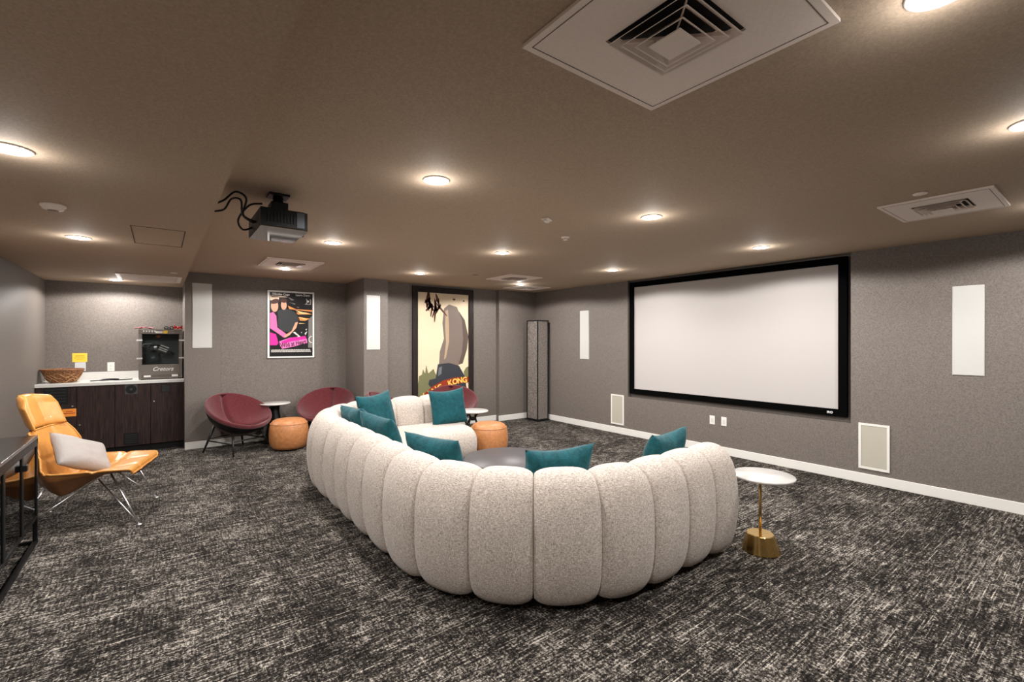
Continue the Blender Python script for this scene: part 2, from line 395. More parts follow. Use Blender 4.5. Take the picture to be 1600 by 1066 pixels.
disc('cover_plate', 'tiny round cover plate on the soffit beside the slotted vent', 'cover plate', .13, 6.75, ZS, [(0, -.005), (.034, -.005), (.036, -.001)], M_DIFF)
t = thing('ceiling_strobe', 'small slanted white alarm strobe on the ceiling above the sofa', 'alarm strobe', (2.36, 2.68, ZC), rz=.5)
obj('back_plate', MB().box(-.045, .045, -.03, .03, -.012, -.001, bev=.003), M_DIFF, t)
obj('strobe_window', MB().box(-.03, .03, -.014, .016, -.026, -.012, bev=.004), M_WHITE, t)

# ------------------------------------------------------------------ projector
t = thing('projector', 'glossy black video projector hanging upside down from the ceiling', 'projector', (.605, 3.29, 2.15))
body = [(-.135, -.23), (.10, -.23), (.128, -.21), (.135, -.16), (.135, .16), (.128, .21), (.10, .23), (-.135, .23)]
mb = MB(); mb.prism(body, .105, Matrix.Translation((0, 0, .006)))
obj('housing', mb, M_PLASTICBLK, t)
mb = MB(); mb.prism([(x*.985, y*.985) for x, y in body], .006)
obj('gloss_lid', mb, M_GLOSSBLK, t)
mb = MB()
for i in range(9): mb.box(-.10+i*.018, -.092+i*.018, -.2335, -.2295, .03, .085)
obj('side_grille', mb, M_BLACK, t)
obj('side_panel', MB().box(.062, .105, -.233, -.229, .012, .104), mat('graphite', (70, 72, 76), .35), t)
obj('lens_barrel', MB().cone((.13, .06, .055), (.165, .06, .055), .04, .036, 28), M_BLACK, t)
mb = MB(); mb.box(-.09, .09, -.12, .12, .111, .135, bev=.004); mb.box(-.05, .05, -.06, .06, .13, .20, bev=.006); mb.cone((0, 0, .13), (0, 0, .24), .03, .03, 20); mb.box(-.06, .06, -.06, .06, .24, .2545, bev=.003)
for a in (-.1, .1):
    for b in (-.14, .14): mb.cone((0, 0, .12), (a, b, .12), .008, .008, 8); mb.cone((a, b, .108), (a, b, .125), .01, .01, 10)
obj('ceiling_mount', mb, M_BLACK, t)
def arcpts(pts, n=8):
    P = [Vector(p) for p in pts]; out = []
    for i in range(len(P)-1):
        a = P[max(i-1, 0)]; b = P[i]; c = P[i+1]; d = P[min(i+2, len(P)-1)]
        for k in range(n):
            u = k/n; out.append(.5*((2*b)+(c-a)*u+(2*a-5*b+4*c-d)*u*u+(3*b-a-3*c+d)*u**3))
    out.append(P[-1]); return out
for i, pts in enumerate([[(-.13, .02, .06), (-.20, -.02, .09), (-.22, -.10, .16), (-.26, -.02, .18), (-.29, .05, .13), (-.335, .1, .12)],
                         [(-.13, -.06, .05), (-.21, -.12, .07), (-.20, -.16, .16), (-.25, -.12, .20), (-.30, -.05, .16), (-.335, .02, .15)],
                         [(-.13, .10, .05), (-.19, .06, .02), (-.22, .02, .07), (-.17, -.05, .15), (-.10, -.06, .17)]]):
    obj('cable', MB().tube(arcpts(pts), .006, 8), M_BLACK, t)

# ------------------------------------------------------------------ projection screen
FY0, FY1, FZ0, FZ1 = 1.80, 4.67, .655, 2.375
t = thing('projection_screen', 'large white projection screen in a wide black frame on the right wall', 'screen', (XR+.03, (FY0+FY1)/2, FZ0))
hy = (FY1-FY0)/2; H = FZ1-FZ0; fw = .078
mb = MB()
for b in ((-hy, hy, 0, fw), (-hy, hy, H-fw, H), (-hy, -hy+fw, fw, H-fw), (hy-fw, hy, fw, H-fw)): mb.box(-.025, .03, b[0], b[1], b[2], b[3])
obj('frame', mb, M_VELVETBLACK, t)
obj('screen_surface', MB().box(-.004, .002, -hy+fw, hy-fw, fw, H-fw), M_SCREEN, t)
mb = text_mb('IRO', .034, faceX(-.0255, -hy+.155, .038), .0006, bold=.0008)
obj('logo', mb, flat('logo_white', (225, 225, 225)), t)
obj('wall_bracket', MB().box(.03, .053, -hy+.3, hy-.3, .3, H-.3), M_BLACK, t)

# ------------------------------------------------------------------ speaker grilles and wall plates
def speaker_right(name, y0, y1, z0, z1, label, group, framed):
    t = thing(name, label, 'wall speaker', (XR, (y0+y1)/2, z0), group=group); h = (y1-y0)/2; H = z1-z0
    if framed:
        f = .022; mb = MB()
        for b in ((-h, h, 0, f), (-h, h, H-f, H), (-h, -h+f, f, H-f), (h-f, h, f, H-f)): mb.box(-.012, -.0005, *b)
        obj('frame', mb, M_WHITE, t); obj('grille', MB().box(-.008, -.0005, -h+f, h-f, f, H-f), M_GRILLE, t)
    else:
        obj('grille', MB().box(-.01, -.002, -h+.003, h-.003, .003, H-.003), M_PANEL, t); obj('frame', MB().box(-.006, -.0005, -h, h, 0, H), M_WHITE, t)
speaker_right('wall_speaker', .76, .97, 1.16, 1.97, 'tall white flush speaker grille on the right wall, right of the screen', 'tall white wall speakers', False)
speaker_right('wall_speaker', 5.52, 5.73, 1.16, 1.99, 'tall white flush speaker grille between the screen and the textured tower', 'tall white wall speakers', False)
speaker_right('low_speaker_grille', 4.77, 5.03, .14, .615, 'low cream framed grille under the far left corner of the screen', 'low framed grilles', True)
speaker_right('low_speaker_grille', 1.43, 1.69, .15, .62, 'low cream framed grille right of and below the screen', 'low framed grilles', True)
def speaker_back(x0, x1, y, z0, z1, label):
    t = thing('wall_speaker', label, 'wall speaker', ((x0+x1)/2, y, z0), group='tall white wall speakers'); h = (x1-x0)/2; H = z1-z0
    obj('grille', MB().box(-h+.003, h-.003, -.01, -.002, .003, H-.003), M_PANEL, t); obj('frame', MB().box(-h, h, -.006, -.0005, 0, H), M_WHITE, t)
speaker_back(.35, .575, YP-.03, 1.375, 2.26, 'tall white flush speaker grille left of the pink and black poster')
speaker_back(2.46, 2.665, YPIL, 1.34, 2.155, 'tall white flush speaker grille on the pilaster between the two posters')
def outlet_right(y, label):
    t = thing('wall_outlet', label, 'outlet', (XR, y, .37), group='outlets under the screen')
    obj('cover', MB().box(-.006, -.0005, -.036, .036, 0, .115, bev=.002), M_WHITE, t)
    mb = MB(); mb.box(-.009, -.006, -.017, .017, .03, .085, bev=.001, seg=1); obj('socket', mb, flat('outlet_face', (208, 206, 200)), t)
outlet_right(3.305, 'left of the two small white outlets under the screen')
outlet_right(3.145, 'right of the two small white outlets under the screen')

# ------------------------------------------------------------------ textured tower
t = thing('floor_tower', 'tall dark grey textured square tower with black edges in the far corner', 'floor lamp', (5.62, 6.64, 0))
TX, TY = .125, .15
obj('base_plate', MB().box(-TX-.03, TX+.03, -TY-.03, TY+.03, .0, .022, bev=.004), M_BLACK, t)
mb = MB()
for sx in (-1, 1):
    for sy in (-1, 1): mb.box(sx*TX-.007, sx*TX+.007, sy*TY-.007, sy*TY+.007, .022, 1.85)
for z in (.03, 1.845):
    mb.box(-TX, TX, -TY-.006, -TY+.006, z-.007, z+.007); mb.box(-TX, TX, TY-.006, TY+.006, z-.007, z+.007)
    mb.box(-TX-.006, -TX+.006, -TY, TY, z-.007, z+.007); mb.box(TX-.006, TX+.006, -TY, TY, z-.007, z+.007)
obj('frame', mb, M_BLACK, t)
m_tow = mat('crushed_silver_fibre', (118, 110, 104), .7, var=.92, vscale=62, bump=.7, bscale=45)
obj('shade', MB().box(-TX+.004, TX-.004, -TY+.004, TY-.004, .036, 1.84), m_tow, t)
obj('back_panel', MB().box(TX+.012, TX+.045, -TY+.05, TY+.02, .022, 1.80), M_BLACK, t)

# ------------------------------------------------------------------ posters
def poster_shapes(P, wd, ht, items, y0=-.0146):
    """items: list of (name, material, list of polygons in 0..1 with v down)"""
    for k, (nm, m, polys) in enumerate(items):
        mb = MB()
        if 1 < len(polys) <= 3 and y0 != 99:
            for q in polys: poster_shapes(P, wd, ht, [(nm.rstrip('s') if nm.endswith('s') else nm, m, [q])], y0-.0005*k)
            continue
        for poly in polys:
            pts = [((u-.5)*wd, (1-v)*ht) for u, v in poly]
            a = sum(pts[i][0]*pts[(i+1) % len(pts)][1]-pts[(i+1) % len(pts)][0]*pts[i][1] for i in range(len(pts)))
            if a < 0: pts = pts[::-1]
            mb.prism(pts, .0004, faceY(0, y0-.0005*k, 0))
        obj(nm, mb, m, P)
def ell(cx, cy, rx, ry, n=20, a=0):
    return [(cx+rx*math.cos(t)*math.cos(a)-ry*math.sin(t)*math.sin(a), cy+rx*math.cos(t)*math.sin(a)+ry*math.sin(t)*math.cos(a)) for t in [2*PI*i/n for i in range(n)]]
t = thing('film_poster', 'black poster with white border, pink and orange art, left of the pilaster', 'poster', (1.60, YP, 1.215))
PW, PH = .66, 1.015
obj('frame', MB().box(-PW/2-.008, PW/2+.008, -.012, -.001, -.008, PH+.008), M_BLACK, t)
obj('white_border', MB().box(-PW/2, PW/2, -.0135, -.012, 0, PH), flat('poster_white', (225, 222, 216)), t)
obj('sheet', MB().box(-PW/2+.027, PW/2-.027, -.0145, -.0135, .022, PH-.027), flat('poster_black', (26, 24, 26), .3), t)
poster_shapes(t, PW, PH, [
    ('cream_patch', flat('p_cream', (226, 200, 178)), [[(.05, .085), (.24, .09), (.23, .16), (.05, .15)], [(.05, .105), (.42, .095), (.36, .085), (.1, .08)]]),
    ('grey_streaks', flat('p_grey', (120, 116, 112)), [[(.42, .09), (.56, .13), (.5, .14)], [(.45, .17), (.58, .185), (.57, .2)], [(.6, .235), (.66, .235), (.65, .25)], [(.87, .42), (.95, .36), (.95, .85), (.86, .85)]]),
    ('orange_streaks', flat('p_orange', (226, 142, 74)), [[(.42, .22), (.6, .27), (.95, .275), (.95, .30), (.7, .285), (.45, .27)], [(.6, .32), (.8, .31), (.95, .34), (.7, .345), (.64, .35)], [(.65, .385), (.9, .405), (.8, .44), (.68, .44)]]),
    ('cream_streaks', flat('p_sand', (236, 206, 140)), [[(.58, .285), (.9, .335), (.7, .335)], [(.66, .385), (.85, .415), (.76, .42)], [(.66, .475), (.8, .48), (.66, .487)]]),
    ('dark_form', flat('p_charcoal', (50, 52, 54)), [[(.20, .30), (.32, .275), (.45, .27), (.60, .33), (.66, .43), (.58, .49), (.56, .56), (.48, .62), (.30, .60), (.20, .52), (.22, .40)]]),
    ('pink_form', flat('p_pink', (232, 110, 168)), [[(.05, .34), (.12, .32), (.18, .38), (.20, .55), (.38, .64), (.40, .69), (.34, .70), (.18, .62), (.05, .56)]]),
    ('magenta_form', flat('p_magenta', (226, 40, 150)), [[(.05, .62), (.17, .65), (.2, .72), (.22, .78), (.19, .81), (.05, .81)]]),
    ('peach_ovals', flat('p_peach', (222, 160, 132)), [ell(.145, .235, .075, .085), ell(.335, .215, .06, .07), [(.58, .47), (.635, .46), (.6, .55), (.46, .66), (.36, .70), (.34, .67), (.5, .6)]]),
    ('dark_caps', flat('p_brown', (70, 40, 30)), [ell(.15, .165, .09, .035, a=-.2), ell(.335, .145, .07, .035)]),
    ('white_marks', flat('p_white', (222, 220, 214)), [[(.53, .62), (.57, .61), (.72, .70), (.66, .69)], [(.6, .63), (.66, .70), (.64, .71)], [(.70, .62), (.72, .61), (.72, .63)], [(.78, .63), (.84, .60), (.80, .66)], [(.8, .57), (.83, .56), (.82, .59)]]
        + [[(.945+.075*math.cos(a)*s, .725+.055*math.sin(a)*s) for a, s in [(PI/2+i*PI/10, 1) for i in range(11)]+[(PI/2+i*PI/10, .8) for i in range(10, -1, -1)]]]),
    ('title_label', flat('p_label', (236, 120, 186)), [[(.24, .755), (.46, .70), (.78, .675), (.83, .72), (.84, .78), (.55, .83), (.3, .865), (.26, .82)]]),
    ('title_shade', flat('p_hot', (232, 30, 150)), [[(.28, .76), (.48, .70), (.8, .675), (.82, .715), (.5, .755), (.3, .79)]]),
])
mb = text_mb('Wild at Heart', .098, faceY(.027, -.0215, PH*(1-.79), .17), .0005, xs=.66, bold=.002)
obj('title', mb, flat('poster_ink', (24, 14, 20)), t)
for body_, x_ in (('Nicolas Cage', -.145), ('Laura Dern', .16)):
    obj('top_line', text_mb(body_, .044, faceY(x_, -.0150, PH*(1-.055), 0), .0004, bold=.0012), flat('poster_type', (205, 200, 194)), t)
mb = MB()
for row in range(3):
    u = -.28
    while u < .27:
        wd = random.uniform(.01, .035)
        if u+wd < .285: mb.box(u, u+wd, -.0154, -.0144, .088+row*.014, .088+row*.014+.010)
        u += wd+random.uniform(.002, .007)
obj('credit_lines', mb, flat('poster_type', (205, 200, 194)), t)
mb = MB()
for s in (-1, 1): mb.tube([(.235+s*(.028+.014*math.cos(a)), -.0155, .868+.038*math.sin(a)) for a in [PI*.5+(-s)*0+i*PI/8 if s < 0 else PI/2-i*PI/8 for i in range(9)]], .004, 6)
mb.box(.217, .253, -.0155, -.0145, .856, .884)
mb.box(.19, .28, -.0155, -.0145, .822, .828)
obj('laurel_mark', mb, flat('p_laurel', (190, 186, 180)), t)

t = thing('framed_art', 'tall dark framed cream art print with grey shape and yellow lettering', 'picture', (3.865, YA, .36))
AW, AH = 1.17, 2.015; fw = .095
mb = MB()
for b in ((-AW/2, AW/2, 0, fw), (-AW/2, AW/2, AH-fw, AH), (-AW/2, -AW/2+fw, fw, AH-fw), (AW/2-fw, AW/2, fw, AH-fw)): mb.box(b[0], b[1], -.04, -.001, b[2], b[3], bev=.006)
obj('frame', mb, wood_mat('espresso_frame', (24, 18, 17), (46, 36, 33)), t)
iw, ih = AW-2*fw, AH-2*fw
obj('sheet', MB().box(-iw/2, iw/2, -.015, -.001, fw, fw+ih), mat('aged_paper', (226, 206, 174), .6, var=.04, vscale=3), t)
# (u,v): v=0 at the top of the sheet, v=1 at its bottom; art area shifted by fw
def kk(poly): return [((u-.5)*iw/AW+.5, (fw+v*ih)/AH) for u, v in poly]
leaf = []
random.seed(3)
for i in range(26):
    a = random.uniform(0, 2*PI); r = random.uniform(0, 1)
    leaf.append(kk(ell(.25+.17*r*math.cos(a)+.0, .12+.10*r*math.sin(a), random.uniform(.035, .085), random.uniform(.010, .019), 10, random.uniform(0, 3))))
poster_shapes(t, AW, AH, [
    ('green_spikes', flat('k_green', (118, 116, 82)), [kk([(.0, .86), (.03, .76), (.08, .75), (.1, .70), (.14, .74), (.16, .66), (.20, .74), (.25, .72), (.30, .70), (.33, .74), (.38, .78), (.38, .95), (.0, .98)]), kk([(.9, .74), (.95, .70), (1, .69), (1, .80), (.92, .8)])]),
    ('grey_wedge', flat('k_umber', (92, 78, 70)), [kk([(.80, .16), (.92, .24), (1.0, .40), (.97, .52), (.88, .66), (.72, .68)])]),
    ('grey_column', flat('k_grey', (120, 106, 98)), [kk([(.50, .14), (.60, .10), (.76, .12), (.86, .24), (.89, .42), (.86, .56), (.78, .68), (.40, .68), (.42, .54), (.50, .42), (.47, .28)])]),
    ('pale_streaks', flat('k_pale', (176, 152, 124)), [kk([(.53, .16), (.58, .15), (.60, .3), (.60, .45), (.54, .60), (.50, .62), (.54, .46), (.52, .3)])]),
    ('brown_leaves', flat('k_leaf', (92, 56, 44)), leaf+[kk(ell(.45, .15, .13, .012, 12, .5)), kk(ell(.70, .05, .03, .01, 8)), kk(ell(.9, .06, .02, .008, 8))]),
    ('dark_mound', flat('k_mound', (52, 54, 60)), [kk([(.38, .66), (.60, .65), (.80, .68), (.92, .78), (.96, .90), (.3, .90), (.2, .84), (.22, .80), (.34, .79)])]),
    ('mound_glint', flat('k_glint', (104, 108, 112)), [kk([(.40, .69), (.46, .68), (.45, .75), (.38, .77)])]),
], y0=-.0151)
poster_shapes(t, AW, AH, [('title_band', flat('k_band', (150, 52, 26)), [kk([(.10, .93), (.28, .86), (.5, .81), (.72, .79), (1, .79), (1, .845), (.75, .85), (.5, .875), (.3, .92), (.12, .99)])])], y0=-.0190)
word = 'KING KONG'
mb = MB()
for i, chx in enumerate(word):
    if chx == ' ': continue
    u = .12+.10*i; v = .955-.155*math.sin(min(1, (u-.05)/.9)*PI/2)**.9+.02; rot = .75*(1-u)
    x, z = (u-.5)*iw, fw+(1-v)*ih
    q = text_mb(chx, .135, faceY(x, -.0200, z, rot), .0004, bold=.004)
    mb.add(q.v, q.f)
obj('lettering', mb, flat('k_letter', (240, 196, 92)), t)

# ------------------------------------------------------------------ sofa (three sections)
R0 = 1.2; CXs, CY1, CY2 = 2.32, 2.78, 4.60
YN, YF, XW = CY1-R0, CY2+R0, CXs-R0
L1 = 3.2-CXs; AL = PI/2*R0; L2 = CY2-CY1
def path(s):
    if s < L1: return (3.2-s, YN), (0, 1)
    s -= L1
    if s < AL:
        t = s/R0; x, y = -math.sin(t), -math.cos(t); return (CXs+R0*x, CY1+R0*y), (-x, -y)
    s -= AL
    if s < L2: return (XW, CY1+s), (1, 0)
    s -= L2
    if s < AL:
        t = s/R0; x, y = -math.cos(t), math.sin(t); return (CXs+R0*x, CY2+R0*y), (-x, -y)
    s -= AL
    return (CXs+s, YF), (0, -1)
BACK = [(.085, .035), (.045, .09), (.018, .18), (.0, .30), (-.003, .42), (.008, .54), (.035, .645), (.075, .715), (.13, .752), (.19, .762), (.25, .748), (.305, .705),
        (.34, .64), (.36, .55), (.37, .45), (.375, .30), (.375, .12), (.36, .05), (.30, .035), (.18, .035)]
def smooth_loop(P, it=2):
    for _ in range(it):
        Q = []
        for i in range(len(P)):
            a, b = P[i], P[(i+1) % len(P)]
            Q.append((a[0]*.75+b[0]*.25, a[1]*.75+b[1]*.25)); Q.append((a[0]*.25+b[0]*.75, a[1]*.25+b[1]*.75))
        P = Q
    return P
BACKS = smooth_loop(BACK, 1)
def back_mb(seams, end0=False, end1=False, org=(0, 0)):
    """ribbed backrest following the path between the seam stations"""
    st = []
    for a, b in zip(seams[:-1], seams[1:]):
        for k in range(15):
            t = k/14
            tt = .5-.5*math.cos(PI*t) if True else t
            g = max(0, 1-abs(2*tt-1)**3.0)**.6
            free = 1.0
            if end0 and a == seams[0] and t < .5: free = max(0.0, 1-(1-2*tt)**3.2)**.5; g = max(g, 0)
            if end1 and b == seams[-1] and t > .5: free = max(0.0, 1-(2*tt-1)**3.2)**.5
            st.append((a+(b-a)*tt, g, free, t in (0, 1)))
    rings = []
    C0 = (.19, .38)
    for s, g, fr, _ in st:
        (px, py), (nx, ny) = path(s); ring = []
        isseam = 1-g+(.45 if g == 0 else 0)
        for e, z in BACKS:
            # the padding sinks towards the seam; more strongly on the outside than on the floor line
            de, dz = C0[0]-e, C0[1]-z
            L = math.hypot(de, dz); k = .044*isseam/L
            out = 1.0 if e < .19 else .6
            e2 = e+de*k*out; z2 = z+dz*k*(1 if z > .3 else 1.1)
            if fr < 1:
                q = .18+.82*fr
                e2 = C0[0]+(e2-C0[0])*q; z2 = C0[1]+(z2-C0[1])*(.35+.65*fr) if z2 > C0[1] else C0[1]+(z2-C0[1])*(.75+.25*fr)
            z2 = max(z2, .03)
            ring.append((px+nx*e2-org[0], py+ny*e2-org[1], z2))
        rings.append(ring)
    mb = MB(); n = len(BACKS); vs = [p for r in rings for p in r]
    fs = [(i*n+k, i*n+(k+1) % n, (i+1)*n+(k+1) % n, (i+1)*n+k) for i in range(len(rings)-1) for k in range(n)]
    fs += [tuple(range(n))[::-1], tuple(range((len(rings)-1)*n, len(rings)*n))]
    return mb.add(vs, fs, True)
SEAT = [(.36, .06), (.36, .40), (.42, .425), (.6, .428), (.8, .424), (.93, .41), (1.01, .37), (1.045, .30), (1.05, .2), (1.04, .10), (1.0, .06)]
def seat_mb(s0, s1, end0=False, end1=False, org=(0, 0), n=40):
    pr = SEAT; m = len(pr); ss = [s0+(s1-s0)*i/(n-1) for i in range(n)]
    if end0: ss = [s0+.0, s0+.01, s0+.03, s0+.06]+[x for x in ss if x > s0+.08]
    if end1: ss = [x for x in ss if x < s1-.08]+[s1-.06, s1-.03, s1-.01, s1]
    vs = []
    for s in ss:
        (px, py), (nx, ny) = path(s)
        q = 1.0
        if end0 and s-s0 < .07: q = min(q, math.sqrt(max(0, 1-(1-(s-s0)/.07)**2)))
        if end1 and s1-s < .07: q = min(q, math.sqrt(max(0, 1-(1-(s1-s)/.07)**2)))
        for e, z in pr:
            ee = e-(1-q)*.07*(1 if e > .7 else 0)*1.0; zz = z-(1-q)*.06 if z > .3 else z
            vs.append((px+nx*ee-org[0], py+ny*ee-org[1], zz))
    N = len(ss)
    fs = [(i*m+k, i*m+(k+1) % m, (i+1)*m+(k+1) % m, (i+1)*m+k) for i in range(N-1) for k in range(m)]
    fs += [tuple(range(m))[::-1], tuple(range((N-1)*m, N*m))]
    return MB().add(vs, fs, True)
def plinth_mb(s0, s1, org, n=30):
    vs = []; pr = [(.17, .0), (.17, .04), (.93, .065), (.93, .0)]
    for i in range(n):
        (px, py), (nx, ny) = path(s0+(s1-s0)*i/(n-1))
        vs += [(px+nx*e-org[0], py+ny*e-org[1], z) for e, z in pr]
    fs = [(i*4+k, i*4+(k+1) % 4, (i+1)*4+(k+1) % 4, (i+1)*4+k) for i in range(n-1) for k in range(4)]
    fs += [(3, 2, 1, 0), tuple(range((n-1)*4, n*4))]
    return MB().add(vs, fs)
def sofa(seams, e0, e1, label):
    s0, s1 = seams[0], seams[-1]; (px, py), (nx, ny) = path((s0+s1)/2); org = (px+nx*.5, py+ny*.5)
    t = thing('sofa_section', label, 'sofa', (*org, 0), group='sections of the channelled U-shaped sofa')
    obj('backrest', back_mb(seams, e0, e1, org), M_SOFA, t)
    obj('seat', seat_mb(s0+.004, s1-.004, e0, e1, org), M_SOFA, t)
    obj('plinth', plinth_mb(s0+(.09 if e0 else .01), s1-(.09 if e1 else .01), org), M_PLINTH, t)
sofa([-.015, .32, .62, .96, 1.33, 1.72, 2.09, 2.49, 2.90], True, False, 'curved light greige sofa section with fat upright channels, nearest the camera')
sofa([2.915, 3.27, 3.60, 3.92, 4.25], False, False, 'straight middle greige sofa section with its ribbed back toward the yellow chair')
sofa([4.265, 4.63, 5.0, 5.37, 5.74, 6.11, 6.49, 6.87, 7.25], False, True, 'far curved greige sofa section with an open end beside the tan ottoman')

# ------------------------------------------------------------------ cushions
def pillow_mb(w, h, th, seed=0, n=26, sag=0, pinch=.06):
    def P(side):
        vs = []
        for i in range(n):
            for j in range(n):
                u = -1+2*i/(n-1); v = -1+2*j/(n-1)
                x = u*w/2*(1-pinch*(1-v*v)*abs(u)); y = v*h/2*(1-pinch*(1-u*u)*abs(v))
                d = ((1-u**4)*(1-v**4))**.5*(1-.25*(u*u+v*v)/2)
                wr = noise.noise(Vector((u*2.3+seed, v*2.3, side*.7)))*.012+noise.noise(Vector((u*6+seed, v*6, side)))*.004
                z = side*(th/2*d)+wr*d
                y -= sag*(1-u*u)*(v+1)/2
                vs.append((x, y, z))
        return vs
    mb = MB()
    for s in (1, -1):
        f = [(i*n+j, (i+1)*n+j, (i+1)*n+j+1, i*n+j+1) for i in range(n-1) for j in range(n-1)]
        mb.add(P(s), f if s > 0 else [q[::-1] for q in f], True)
    return mb
def cushion(name, w, h, th, loc, yaw, lean, roll, m, label, group, seed=0, sag=.02):
    """local: x width, y up, z face normal -> stands upright, face turned to yaw, leaned back by lean"""
    o = obj(name, pillow_mb(w, h, th, seed, sag=sag), m)
    mt = Matrix.Translation(loc) @ Matrix.Rotation(yaw, 4, 'Z') @ Matrix.Rotation(PI/2-lean, 4, 'X') @ Matrix.Rotation(roll, 4, 'Z')
    o.matrix_world = mt
    tag(o, label, 'cushion', group); return o
G = 'teal velvet cushions on the sofa'
# yaw 0: face looks to -Y ; yaw 90: face looks to +X ; yaw 180: face looks to +Y
R = math.radians
cushion('throw_pillow', .49, .48, .17, (1.98, 5.18, .645), R(20), R(14), R(4), M_TEAL, 'upright square teal cushion at the bend of the far sofa back', G, 1)
cushion('throw_pillow', .47, .46, .16, (2.93, 5.22, .635), R(-12), R(14), R(4), M_TEAL, 'upright square dark teal cushion on the far seat beside its open end', G, 2)
cushion('throw_pillow', .50, .42, .17, (1.64, 4.80, .61), R(97), R(24), R(-2), M_TEAL, 'teal cushion farthest along the left sofa back, seen edge on, behind another', G, 3)
cushion('throw_pillow', .50, .44, .17, (1.62, 4.10, .61), R(101), R(24), R(4), M_TEAL, 'teal cushion in the middle of the left sofa back, nearer one of the edge-on pair', G, 4)
cushion('throw_pillow', .50, .42, .17, (1.62, 3.05, .60), R(112), R(24), R(2), M_TEAL, 'teal cushion peeking over the corner where two sofa sections meet', G, 5)
cushion('throw_pillow', .48, .44, .18, (2.08, 2.26, .59), R(161), R(20), R(-2), M_TEAL, 'teal cushion showing over the middle of the nearest sofa back', G, 6, .03)
cushion('throw_pillow', .45, .44, .17, (3.00, 2.10, .605), R(183), R(18), R(-2), M_TEAL, 'tilted teal cushion at the right end of the nearest sofa section', G, 7, .03)

# ------------------------------------------------------------------ coffee table
t = thing('coffee_table', 'low round grey coffee table inside the U of the sofa', 'coffee table', (2.80, 3.75, 0))
obj('table_top', MB().lathe([(0, .272), (.43, .272), (.45, .280), (.452, .292), (.445, .30), (0, .30)], n=72), M_TABLETOP, t)
obj('pedestal', MB().lathe([(.27, 0), (.27, .012), (.06, .03), (.045, .06), (.045, .24), (.12, .272)], n=48), M_BLACK, t)

# ------------------------------------------------------------------ ottomans
def ottoman(loc, label):
    t = thing('ottoman', label, 'ottoman', loc, group='round tan ottomans')
    pr = [(.17, .012), (.205, .02), (.232, .06), (.247, .13), (.25, .20), (.245, .28), (.232, .345), (.205, .385), (.17, .402), (.10, .41), (0, .412)]
    obj('upholstery', MB().lathe([(0, .012)]+pr, n=56), M_TAN, t)
    obj('piping', MB().tube([(.2315*math.cos(a), .2315*math.sin(a), .352) for a in [2*PI*i/56 for i in range(56)]], .004, 6, True), M_TAN, t)
    obj('foot_ring', MB().lathe([(0, 0), (.16, 0), (.16, .014), (0, .014)], n=40), M_BLACK, t)
    return t
o1 = ottoman((1.41, 6.93, 0), 'round tan leather ottoman beside the maroon chair, left of the sofa')
o2 = dup(o1, (3.42, 5.02, 0), 1.1, 'round tan leather ottoman at the open far end of the sofa')

# ------------------------------------------------------------------ maroon bowl chairs
def bowl_chair(loc, yaw, label):
    t = thing('lounge_chair', label, 'chair', loc, yaw, 'maroon bowl lounge chairs')
    Rr = .405; til = R(29); cz = .545
    nrm = Vector((math.sin(til), 0, math.cos(til))); ax = Vector((math.cos(til), 0, -math.sin(til))); ay = Vector((0, 1, 0)); c = Vector((.02, 0, cz))
    def pt(r, th, h): return c+ax*(r*math.cos(th))+ay*(r*math.sin(th))+nrm*h
    def inner(u, v):
        th = 2*PI*v; r = u*Rr*.93
        k = u
        h = -.215*(1-k**2.4)+.012
        g = 0
        for a in (PI, .78, -.78):
            d = abs((th-a+PI) % (2*PI)-PI)*max(r, .02)
            g += .045*math.exp(-(d/.024)**2)+.012*math.exp(-(d/.06)**2)*min(1, k*3)*(1 if k < .97 else .3)
        return pt(r, th, h-g)
    n = 200; nu = 20
    mb = MB()
    mb.surf(lambda u, v: inner(u, v), nu, n, cv=True)
    rim = [(.93, .012), (.955, .022), (.985, .02), (1.0, .006), (1.0, -.02), (.985, -.036)]
    mb.surf(lambda u, v: pt(Rr*rim[round(u*5)][0], 2*PI*v, rim[round(u*5)][1]), 6, n, cv=True)
    out = [(.985, -.036), (.93, -.036), (.6, -.05), (0.02, -.05)]
    mb.surf(lambda u, v: pt(Rr*out[round(u*3)][0], 2*PI*v, out[round(u*3)][1]-(.19 if round(u*3) > 1 else 0)), 4, n, cv=True)
    obj('upholstery', mb, M_MAROON, t)
    sh = [(.975, -.034), (.93, -.075), (.82, -.145), (.66, -.205), (.45, -.25), (.2, -.27), (.01, -.273)]
    mb = MB(); mb.surf(lambda u, v: pt(Rr*sh[round(u*6)][0], 2*PI*v, sh[round(u*6)][1]), 7, n, cv=True)
    obj('shell', mb, M_BLACK, t)
    tops = {}
    for sx in (1, -1):
        for sy in (1, -1):
            top = Vector((.0+sx*.17-.04, sy*.175, .34 if sx > 0 else .37)); ft = Vector((sx*.29-.0, sy*.285, 0))
            tops[(sx, sy)] = (top, ft)
            obj('leg', MB().cone(ft, top, .011, .019, 14), M_WOODBLACK, t)
    def at(k, f): a, b = tops[k]; return b+(a-b)*f
    for a, b in (((1, 1), (1, -1)), ((-1, 1), (-1, -1)), ((1, 1), (-1, 1)), ((1, -1), (-1, -1))):
        f = .5 if a[0] == b[0] else .42
        obj('stretcher', MB().cone(at(a, f), at(b, f), .009, .009, 10), M_WOODBLACK, t)
    mb = MB(); mb.cone(at((1, 1), .93), at((-1, -1), .93), .014, .014, 10); mb.cone(at((1, -1), .93), at((-1, 1), .93), .014, .014, 10)
    obj('cross_frame', mb, M_WOODBLACK, t)
    return t
c1 = bowl_chair((.84, 7.20, 0), R(-60), 'maroon bowl lounge chair on black legs standing clear left of the round table')
dup(c1, (1.98, 7.20, 0), R(-122), 'maroon bowl lounge chair behind the sofa bend, left of the pilaster')
